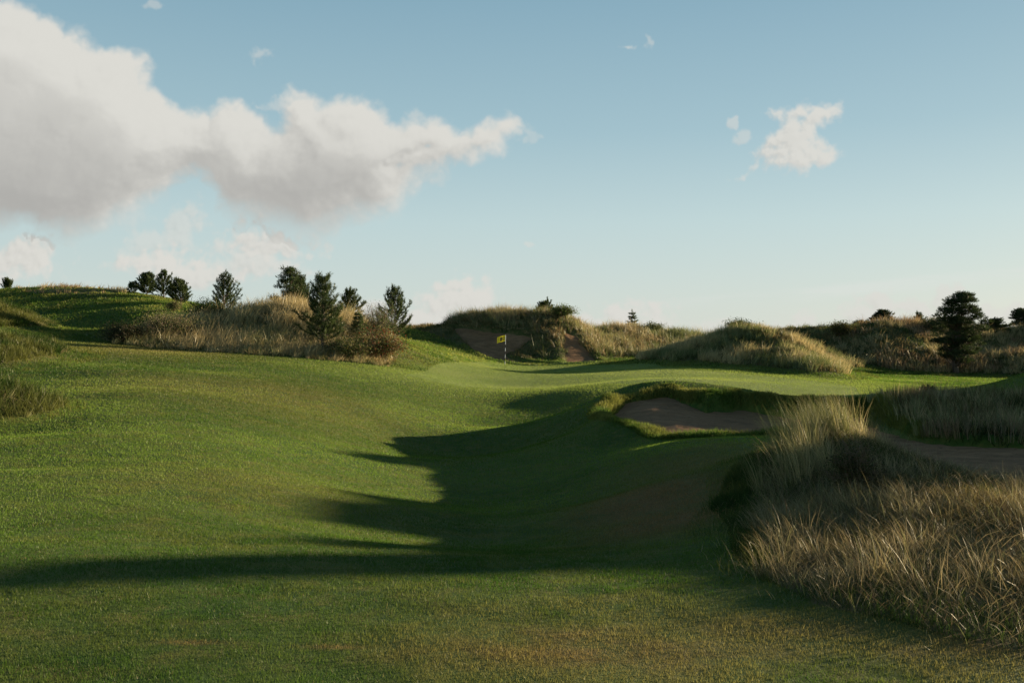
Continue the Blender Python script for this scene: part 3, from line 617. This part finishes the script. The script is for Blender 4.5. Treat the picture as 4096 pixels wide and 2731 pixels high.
def needles(S, D, L, nper, nl, nw, tint, rs, spread=1.0):
    """brush-like shoots: S starts, D unit directions, L lengths"""
    n = len(S); k = np.repeat(np.arange(n), nper); N = len(k); t = rs.random(N)
    p = S[k]+D[k]*(L[k]*t)[:, None]
    rnd = rs.normal(0, 1, (N, 3)); rnd -= (rnd*D[k]).sum(1)[:, None]*D[k]; rnd /= np.linalg.norm(rnd, axis=1)[:, None]+1e-9
    dv = rnd*spread+D[k]*(.75+.4*t[:, None]); dv /= np.linalg.norm(dv, axis=1)[:, None]
    sd_ = np.cross(dv, rs.normal(0, 1, (N, 3))); sd_ /= np.linalg.norm(sd_, axis=1)[:, None]+1e-9
    ln = nl*(.6+.7*rs.random(N)); w = nw*(.7+.6*rs.random(N))
    a = p-sd_*(w/2)[:, None]; b = p+sd_*(w/2)[:, None]; c = p+dv*ln[:, None]+sd_*0
    c2 = c+sd_*(w*.2)[:, None]
    v = np.stack([a, b, c2, c], 1).reshape(-1, 3); f = (np.arange(N)[:, None]*4+np.array([[0, 1, 2, 3]])).reshape(-1, 4)
    tt = np.concatenate([np.repeat(tint[k], 4, 0), np.ones((N*4, 1))], 1)
    return v, f, tt
def pine(x, y, H, Wd, seed, label, style='pine', dense=1.0, tree_base=None, group=None, clear=.08, name='pine_tree'):
    rs = np.random.default_rng(seed); z = float(terrain(np.array([x]), np.array([y]))[0][0]) if tree_base is None else tree_base
    root = empty(name, (x, y, z-.05), label, 'tree', group)
    bend = rs.normal(0, .03, 2)*H
    def tr(t): return np.array([bend[0]*t*t, bend[1]*t*t, H*t])
    r0 = .022*H+.01
    tubes = [tube_np([tr(t) for t in np.linspace(0, .97, 9)], np.linspace(r0, .012, 9), 7)]
    S, D, L, T = [], [], [], []
    nw = {'broad': 17, 'spruce': 13, 'pine': 13, 'column': 14}[style] if H > 1.2 else 7; pxm = y/F
    step = max(.12, .038*H) if style != 'broad' else .15
    asy = rs.uniform(0, 6.3); am = .22 if style != 'spruce' else .08; ph = rs.uniform(0, 6.3)
    for wi in range(nw):
        t = clear+(1-clear-.05)*(wi+.5*rs.random())/nw
        if style == 'broad': prof = .50+.5*math.sin(math.pi*min(1, (t*1.02)**.85))*1.05 if t < 0 else 1.02*math.sqrt(max(.03, 1-t**2.0))*(.72+.28*sstep(t, .0, .25))
        elif style == 'spruce': prof = (1-t)**.85*1.1+.03
        elif style == 'column': prof = .25+.95*math.sin(math.pi*min(1., .22+.78*t)) 
        else: prof = min(1, .55+1.6*t)*(1-t)**.7*1.3+.05
        nb = rs.integers(5, 9) if style != 'broad' else rs.integers(11, 14)
        a0 = rs.random()*6.3
        for b in range(nb):
            Lb = Wd/2*1.22*prof*(.72+.42*rs.random())
            a = a0+b*2*math.pi/nb+rs.normal(0, .2)
            if rs.random() < .10: Lb *= 1.25
            Lb *= 1+am*math.cos(a-asy)+.16*math.cos(2*a+ph+t*5)
            e0 = (.05+.35*t+rs.normal(0, .15)) if style == 'broad' else {'pine': .25, 'broad': .15, 'spruce': -.12, 'column': .55}[style]+.6*t*(style != 'spruce')+rs.normal(0, .12)
            up = {'pine': .45, 'broad': .3, 'spruce': .25, 'column': .4}[style]
            pts = [tr(t)]; n = 6
            for i in range(1, n+1):
                e = e0+up*(i/n)**2; d = np.array([math.cos(a)*math.cos(e), math.sin(a)*math.cos(e), math.sin(e)])
                pts.append(pts[-1]+d*Lb/n+rs.normal(0, .02, 3)*Lb/n*3)
            pts = np.array(pts); tubes.append(tube_np(pts, np.linspace(max(.008, r0*.35*(1-t)), .005, n+1), 4))
            # shoots along the branch
            cum = np.linspace(0, 1, n+1); ns = max(3, int(Lb/step*dense*1.5))
            for q_ in range(ns):
                s_ = .28+.72*(q_+rs.random())/ns if style != 'spruce' else .1+.9*(q_+rs.random())/ns
                p = np.array([np.interp(s_, cum, pts[:, j]) for j in range(3)]); i = min(n-1, int(s_*n)); d = pts[i+1]-pts[i]; d /= np.linalg.norm(d)+1e-9
                side = rs.normal(0, .75, 3); side[2] = abs(side[2])*.5+.15*(style != 'spruce')
                for rep_ in range(2):
                    side = rs.normal(0, .8, 3); side[2] = side[2]*.35+(.35 if style != 'spruce' else 0)
                    dd = d+side; dd /= np.linalg.norm(dd)
                    ll = step*(.9+.9*rs.random())*(1.2-.5*s_ if style == 'spruce' else 1)
                    S.append(p); D.append(dd); L.append(ll)
            S.append(pts[-1]-(pts[-1]-pts[-2])*.3); dd = pts[-1]-pts[-2]; dd = dd/np.linalg.norm(dd)+np.array([0, 0, .5*(style != 'spruce')]); D.append(dd/np.linalg.norm(dd)); L.append(step*1.5)
    for i in range(5): S.append(tr(.86+.02*i)); d = np.array([rs.normal(0, .3), rs.normal(0, .3), 1]); D.append(d/np.linalg.norm(d)); L.append(H*.06)
    S.append(tr(.92)); D.append(np.array([0, 0, 1.])); L.append(H*(.09 if style != 'broad' else .03))
    S, D, L = np.array(S), np.array(D), np.array(L)
    n1 = rs.random(len(S)); clump = sstep(fbm(S[:, 0]*1.0+seed, S[:, 2]+S[:, 1], .45*H/3, 2, seed), -.4, .4)
    tint = lerp((.028, .052, .018), (.085, .115, .032), np.clip(.6*n1+.4*clump, 0, 1))
    v, f, tt = needles(S, D, L, 15, .06+.012*H, max(.011, .34*pxm), tint, rs, .8)
    cr = mesh_np('crown', v, f, NEEDLE, smooth=False, attrs={'tint': tt}, parent=root)
    v, f = join_tubes(tubes); mesh_np('trunk', v, f, BARK, parent=root)
    return root
def clump_pine(x, y, H, Wd, seed, label, tree_base, nclump=60, group=None, env=None, dark=.8):
    """old pine with a rounded, layered crown of foliage pads"""
    rs = np.random.default_rng(seed); root = empty('pine_tree', (x, y, tree_base-.05), label, 'tree', group)
    env = env or [(.10, .55), (.2, .92), (.35, 1.0), (.55, .97), (.72, .88), (.86, .70), (.96, .45), (1.0, .25)]
    et, ew = zip(*env); pxm = y/F; r0 = .035*H
    lean = rs.normal(0, .05)*H
    def tr(t): return np.array([lean*t*t+.05*H*math.sin(t*5+seed), .03*H*math.sin(t*4), H*t])
    tubes = [tube_np([tr(t) for t in np.linspace(0, .9, 10)], np.linspace(r0, .02, 10), 8)]
    S, D, L = [], [], []
    for c_ in range(nclump):
        t = .14+.84*rs.random()**.85; w = np.interp(t, et, ew)*Wd/2; a = rs.random()*6.3; rad = w*(rs.random()**.45)*(1+.12*math.cos(a*2+seed+t*6))
        cr = (.085+.06*rs.random())*Wd*(1-.35*t); c = tr(t)*np.array([1, 1, 0])+np.array([math.cos(a)*max(0, rad-cr*.6), math.sin(a)*max(0, rad-cr*.6), H*t-cr*.3])
        b = tr(max(.08, t-.10-.12*rs.random()*rad/w)); mid = (b+c)/2+np.array([0, 0, -.05*rad])
        tubes.append(tube_np([b, b+(mid-b)*.5+rs.normal(0, .02, 3), mid, (mid+c)/2+np.array([0, 0, .02]), c], np.linspace(max(.012, r0*.4*(1-t)), .007, 5), 5))
        ns = int(26*(cr/.4)**2+14)
        for q_ in range(ns):
            d = rs.normal(0, 1, 3); d /= np.linalg.norm(d); d[2] = abs(d[2])*.9-.15; p = c+d*np.array([cr, cr, cr*.48])*rs.random()**.4
            dd = d*np.array([1, 1, .5])+np.array([0, 0, .55]); S.append(p); D.append(dd/np.linalg.norm(dd)); L.append(.16+.12*rs.random())
            if q_ % 5 == 0: tubes.append(tube_np([c, p], [.008, .005], 3))
    S, D, L = map(np.array, (S, D, L)); n1 = rs.random(len(S))
    tint = lerp((.022, .042, .015), (.065, .092, .028), n1)*dark
    v, f, tt = needles(S, D, L, 14, .09, max(.011, .34*pxm), tint, rs, .8)
    mesh_np('crown', v, f, NEEDLE, smooth=False, attrs={'tint': tt}, parent=root)
    v, f = join_tubes(tubes); mesh_np('trunk', v, f, BARK, parent=root)
def tree_c(xv, yt, Y, wv, seed, label, **k):
    x, y, zt = V(xv, yt, Y); z = float(terrain(np.array([x]), np.array([y]))[0][0]); clump_pine(x, y, zt-z, wv*.43537/F*Y, seed, label, z, **k)
def tree_v(xv, yt, Y, wv, seed, label, style='pine', **k):
    x, y, zt = V(xv, yt, Y); z = float(terrain(np.array([x]), np.array([y]))[0][0]); H = zt-z
    print('tree', label[:40], 'H', round(H, 2), 'base yv', round((HOR+(ZC-z)/Y*F)/.43537))
    return pine(x, y, max(.4, H), wv*.43537/F*Y, seed, label, style, tree_base=z, **k)
tree_v(18, 647, 90, 24, 11, 'tiny dark pine alone on the skyline at the far left', 'column')
GH = 'row of pines on the left hill'
tree_v(303, 650, 84, 26, 12, 'smallest pine at the left end of the hill row', 'pine', dense=.8, group=GH)
tree_v(337, 630, 85, 46, 13, 'dark bushy pine second from the left on the hill', 'pine', group=GH)
tree_v(376, 621, 83, 42, 14, 'tallest open pine of the hill row', 'pine', dense=.7, group=GH)
tree_v(415, 643, 80, 54, 15, 'wide dark pine at the right end of the hill row', 'pine', group=GH)
tree_v(514, 628, 70, 62, 16, 'lone open pine between the hill and the grassy dune', 'pine', dense=.8)
tree_c(658, 613, 61, 78, 17, 'broad round-topped pine standing on the grassy dune crest', nclump=85, env=[(0,.5),(.12,.85),(.4,1.),(.65,.9),(.85,.62),(1,.38)], dark=1.15)
tree_v(690, 640, 62, 50, 18, 'leaning thin pine just behind the round-topped pine', 'column')
tree_v(741, 630, 51, 100, 19, 'large dark pine with bare lower trunk in front of the grassy dune', 'pine', dense=1.5, clear=.16)
tree_v(801, 665, 62, 58, 20, 'slim pine behind the large dark pine', 'pine', dense=.9)
tree_v(907, 658, 66, 74, 21, 'open pine rising behind the leafy shrub right of the dune', 'pine', dense=.9)
tree_v(825, 712, 54, 34, 22, 'small spindly spruce with bare leader beside the leafy shrub', 'spruce', dense=.6, name='spruce_tree')
tree_v(1248, 697, 91, 66, 23, 'pine top showing over the dune behind the flagstick', 'pine', dense=1.1)
tree_v(1453, 709, 97, 34, 64, 'single narrow pine behind the low dune right of the flagstick', 'spruce', dense=1.3)
tree_v(1072, 755, 88, 14, 25, 'tiny seedling pine on the sand crest left of the flagstick dune', 'spruce')
tree_v(1975, 742, 97, 44, 26, 'low sprawling pine leftmost on the right skyline', 'pine')
tree_c(2027, 711, 95, 54, 27, 'rounded dark pine second from the left on the right skyline', nclump=80)
tree_v(2112, 719, 97, 44, 28, 'small pine on the skyline left of the biggest pine', 'pine')
tree_c(2203, 667, 76, 128, 29, 'biggest dark wide pine on the right, shading the dune', nclump=210)
tree_v(2284, 726, 90, 60, 30, 'small spruce just right of the biggest pine', 'spruce', dense=1.3, name='spruce_tree')
tree_c(2352, 709, 93, 74, 31, 'dark pine cut off by the right edge of the view', nclump=90)
tree_v(2131, 880, 26, 20, 32, 'knee-high pine seedling among the dusky grass beyond the sand', 'spruce', dense=.7)
def shrub(name, xv, Y, wd, h, n, cols, label, twigs=60, leaf=.03, seed=1, twc=(.14, .08, .05), dx=.0, flat=.6):
    rs = np.random.default_rng(seed); x, y, _ = V(xv, 800, Y); z = float(terrain(np.array([x]), np.array([y]))[0][0])
    root = empty(name, (x, y, z), label, 'shrub')
    tubes = []; P = []
    for i in range(twigs):
        a = rs.random()*6.3; e = rs.uniform(.35, 1.5); L = 1/math.hypot(math.cos(e)/(wd/2), math.sin(e)/h)*rs.uniform(.6, 1.08)
        b = np.array([math.cos(a)*wd*.12*rs.random(), math.sin(a)*wd*.12*rs.random(), 0.]); d = np.array([math.cos(a)*math.cos(e), math.sin(a)*math.cos(e), math.sin(e)])
        pts = [b+d*L*s_+np.array([0, 0, .12*h*math.sin(s_*3.1)])+rs.normal(0, .015, 3)*L*(s_ > 0) for s_ in np.linspace(0, 1, 6)]
        tubes.append(tube_np(pts, np.linspace(max(.006, Y*.00022), .003, 6), 4))
        for j in range(2, 6):
            for q_ in range(3):
                d2 = d+rs.normal(0, .6, 3); d2 /= np.linalg.norm(d2); l2 = L*.22
                tubes.append(tube_np([pts[j], pts[j]+d2*l2*.5, pts[j]+d2*l2], [max(.003, Y*.00012), .003, .002], 3)); P += [pts[j]+d2*l2*rs.random() for _ in range(3)]
            P += [pts[j]]
    P = np.array(P); k = rs.integers(0, len(P), n); c = P[k]+rs.normal(0, 1, (n, 3))*np.array([.05, .05, .04])*(wd+h); c[:, 2] = np.abs(c[:, 2])
    dv = rs.normal(0, 1, (n, 3)); dv /= np.linalg.norm(dv, axis=1)[:, None]; sd_ = np.cross(dv, rs.normal(0, 1, (n, 3))); sd_ /= np.linalg.norm(sd_, axis=1)[:, None]
    l = (leaf*(.6+.8*rs.random(n)))[:, None]
    v = np.stack([c, c+dv*l*.5+sd_*l*.32, c+dv*l, c+dv*l*.5-sd_*l*.32], 1).reshape(-1, 3); f = np.arange(n*4).reshape(-1, 4)
    pal = np.array(cols); ci = rs.integers(0, len(pal), n); t = pal[ci]*(1+.4*(rs.random((n, 1))-.5)); tt = np.repeat(np.concatenate([t, np.ones((n, 1))], 1), 4, 0)
    mesh_np('foliage', v, f, LEAF, smooth=False, attrs={'tint': tt}, parent=root)
    v, f = join_tubes(tubes); mesh_np('stem', v, f, TWIG, parent=root)
    return root
TWIG = mat_plain('twig', (.13, .095, .055), .8, 1)
DG_, MG, RD, OL = (.03, .055, .018), (.07, .11, .03), (.22, .05, .025), (.13, .13, .035)
shrub('heather_bush', 290, 50.5, 3.3, .75, 9000, [(.045, .05, .02), (.06, .045, .022), (.03, .045, .016)], 'low dark rounded bush at the left tip of the grassy dune', 90, .06, 41)
shrub('twiggy_bush', 385, 52, 4.2, 1.15, 8000, [(.22, .19, .09), MG, (.30, .26, .13), OL, DG_], 'brown twiggy bush with green sprigs left of the tall dry grass', 130, .06, 42)
shrub('green_bush', 478, 58, 2.4, .9, 6000, [DG_, MG], 'dark green bush at the upper left edge of the tall dry grass', 60, .07, 43)
shrub('leafy_bush', 872, 52.5, 3.0, 1.25, 9000, [MG, OL, (.24, .2, .08), RD, DG_], 'leafy bush with some red leaves at the right end of the grassy dune', 100, .07, 44)
shrub('leafy_bush', 800, 51, 3.2, .8, 7000, [OL, (.22, .18, .08), MG, DG_], 'low ochre bush at the foot of the large dark pine', 80, .07, 45)
shrub('willow_bush', 868, 56, 2.3, 1.8, 4000, [(.12, .17, .04), MG], 'bare twiggy green-tipped bush behind the red-leaved bush', 120, .05, 46)
shrub('willow_bush', 1290, 82, 2.6, .8, 4000, [MG, OL, (.12, .17, .04)], 'light green low bush on the right shoulder of the flagstick dune', 80, .09, 47)
shrub('willow_bush', 1568, 82, 1.6, 1.5, 1800, [MG, OL], 'thin leafy bush on the skyline left of the big golden dune', 50, .08, 48)
shrub('green_bush', 1860, 84, 3.2, 1.2, 5000, [DG_, MG], 'dark green bush on the far dune behind the golden grass', 60, .09, 49)
shrub('green_bush', 398, 76, 1.4, .7, 2500, [OL, MG, (.2, .16, .07)], 'small olive tuft bush below the pines on the left hill', 40, .07, 50)
shrub('green_bush', 1702, 69.5, 2.6, .7, 4500, [DG_, MG, (.05, .07, .02)], 'dark green scrub at the very top of the golden dune', 60, .08, 52)
shrub('green_bush', 1500, 91, 2.4, .8, 3000, [MG, OL], 'olive scrub on the right end of the low dune', 50, .09, 53)
shrub('green_bush', 2150, 87, 4.0, 1.0, 5000, [DG_, (.05, .06, .02)], 'dark low scrub beside the foot of the biggest pine', 70, .09, 54)
shrub('twiggy_bush', 1930, 86, 3.4, .9, 4500, [(.1, .08, .03), OL, DG_], 'brown green scrub at the left end of the shaded right dunes', 70, .09, 55)
shrub('thorny_bush', 1962, 9.9, .50, .40, 4800, [(.035, .05, .016), (.05, .07, .02), (.10, .08, .03)], 'small-leaved dark bush growing on the near mound', 70, .017, 51)
# ------------------------------------------------------------------ flagstick
WHITE = mat_plain('white_paint', (.78, .78, .74), .4); BLACK = mat_plain('black_paint', (.015, .015, .018), .4)
YEL = mat_leaf('yellow_cloth', .40, .02, fixed=(.74, .68, .06, 1))
def lathe(prof, k=14):
    v = [(r*math.cos(2*math.pi*j/k), r*math.sin(2*math.pi*j/k), z) for r, z in prof for j in range(k)]
    f = [(i*k+j, i*k+(j+1) % k, (i+1)*k+(j+1) % k, (i+1)*k+j) for i in range(len(prof)-1) for j in range(k)]
    return np.array(v), np.array(f)
fx, fy, _ = V(1159.5, 847, 65); fz = float(terrain(np.array([fx]), np.array([fy]))[0][0])
flag = empty('flagstick', (fx, fy, fz), 'black and white striped flagstick with yellow flag in the hole on the green', 'flagstick')
flag.rotation_euler = (0, R(1.3), 0)
FH = 2.25
bounds = [0, .30, .53, .745, .965, 1.185, 1.40, 1.625, FH]      # black, white, ...
prof = []; mi = []
for i in range(len(bounds)-1):
    r = .010 if i == 0 else .016
    prof += [(r, bounds[i]), (r, bounds[i+1])]; mi += [i % 2 == 0, None]
prof += [(.0, FH+.004)]
v, f = lathe(prof); m_ = []
for i in range(len(prof)-1):
    b = BLACK if (i//2) % 2 == 0 else WHITE
    m_ += [0 if b is BLACK else 1]*14
mesh_np('pole', v, f, [BLACK, WHITE], parent=flag, midx=np.array(m_))
fw, fh, nu, nv = .56, .40, 28, 16
def cloth(u, w):     # u along the fly (away from the pole), w up
    x = -u*fw*.97; y = -.035*math.sin(u*7+.6)*u-.03*u; z = FH-.02-(1-w)*fh-.13*u*u-.03*u+.012*math.sin(u*9)*u
    return (x-.10*0, y, z)
v = [cloth(i/nu, j/nv) for i in range(nu+1) for j in range(nv+1)]
v2 = [(x, y+.004, z) for x, y, z in v]; N1 = len(v)
f = [(i*(nv+1)+j, (i+1)*(nv+1)+j, (i+1)*(nv+1)+j+1, i*(nv+1)+j+1) for i in range(nu) for j in range(nv)]
f2 = [(a+N1, d+N1, c+N1, b+N1) for a, b, c, d in f]
rim = [i*(nv+1) for i in range(nu+1)]+[nu*(nv+1)+j for j in range(1, nv+1)]+[i*(nv+1)+nv for i in range(nu-1, -1, -1)]+[j for j in range(nv-1, 0, -1)]
f3 = [(rim[i], rim[(i+1) % len(rim)], rim[(i+1) % len(rim)]+N1, rim[i]+N1) for i in range(len(rim))]
cl = mesh_np('flag', np.array(v+v2), np.array(f+f2+f3), YEL, parent=flag)
tc_ = bpy.data.curves.new('digits', 'FONT'); tc_.body = '18'; tc_.size = .30; tc_.offset = .016
to = bpy.data.objects.new('digits_source', tc_); col.objects.link(to); bpy.context.view_layer.update()
dm = bpy.data.meshes.new_from_object(to.evaluated_get(bpy.context.evaluated_depsgraph_get())); bpy.data.objects.remove(to)
xs = [q_.co.x for q_ in dm.vertices]; ys = [q_.co.y for q_ in dm.vertices]; x0, x1, y0, y1 = min(xs), max(xs), min(ys), max(ys)
for q_ in dm.vertices:      # seen from behind: the number reads mirrored
    u = .13+.54*(q_.co.x-x0)/(x1-x0); w = .15+.68*(q_.co.y-y0)/(y1-y0)
    c = cloth(u, w); q_.co = (c[0], c[1]-.004, c[2])
dm.materials.clear(); dm.materials.append(BLACK)
do = bpy.data.objects.new('number', dm); col.objects.link(do); do.parent = cl
mk = []
for i in range(7):
    t = i/6; mk.append((.84+.035*math.sin(t*2.2), .50+.22*t))
mv = [cloth(u+.012*s_, w) for u, w in mk for s_ in (-1, 1)]; mv = [(a, b-.004, c) for a, b, c in mv]
mo = mesh_np('emblem', np.array(mv), np.array([(2*i, 2*i+1, 2*i+3, 2*i+2) for i in range(6)]), BLACK, parent=cl)
cup = mesh_np('hole_liner', *lathe([(.054, .004), (.054, -.1)], 20), WHITE, parent=flag)
# dark dry roots and stems hanging over the bunker lip
pts = []
for (xv, yv, Y, k, sx) in [(1525, 868, 34.6, 60, .55), (1650, 892, 34.2, 40, .5), (1480, 880, 34.3, 15, .4)]:
    x, y, _ = V(xv, yv, Y)
    for i in range(k): pts.append((x+rng.normal(0, sx), y+rng.normal(0, .12)-.35))
pts = np.array(pts); pz, _, _, _ = terrain(pts[:, 0], pts[:, 1]); P = np.repeat(np.column_stack([pts, pz]), 16, 0); n = len(P)
P[:, :2] += rng.normal(0, .12, (n, 2)); t = vary(lerp((.07, .045, .03), (.22, .16, .09), rng.random(n)**2), .3)
o = blades('dry_stems', P, .25+.3*rng.random(n), .016, math.pi+rng.normal(0, .9, n), 1.3+.5*rng.random(n), t, 3, MARR, droop=1.0)
setp(o, 'brown dead stems hanging over the lip of the front bunker', kind='stuff')
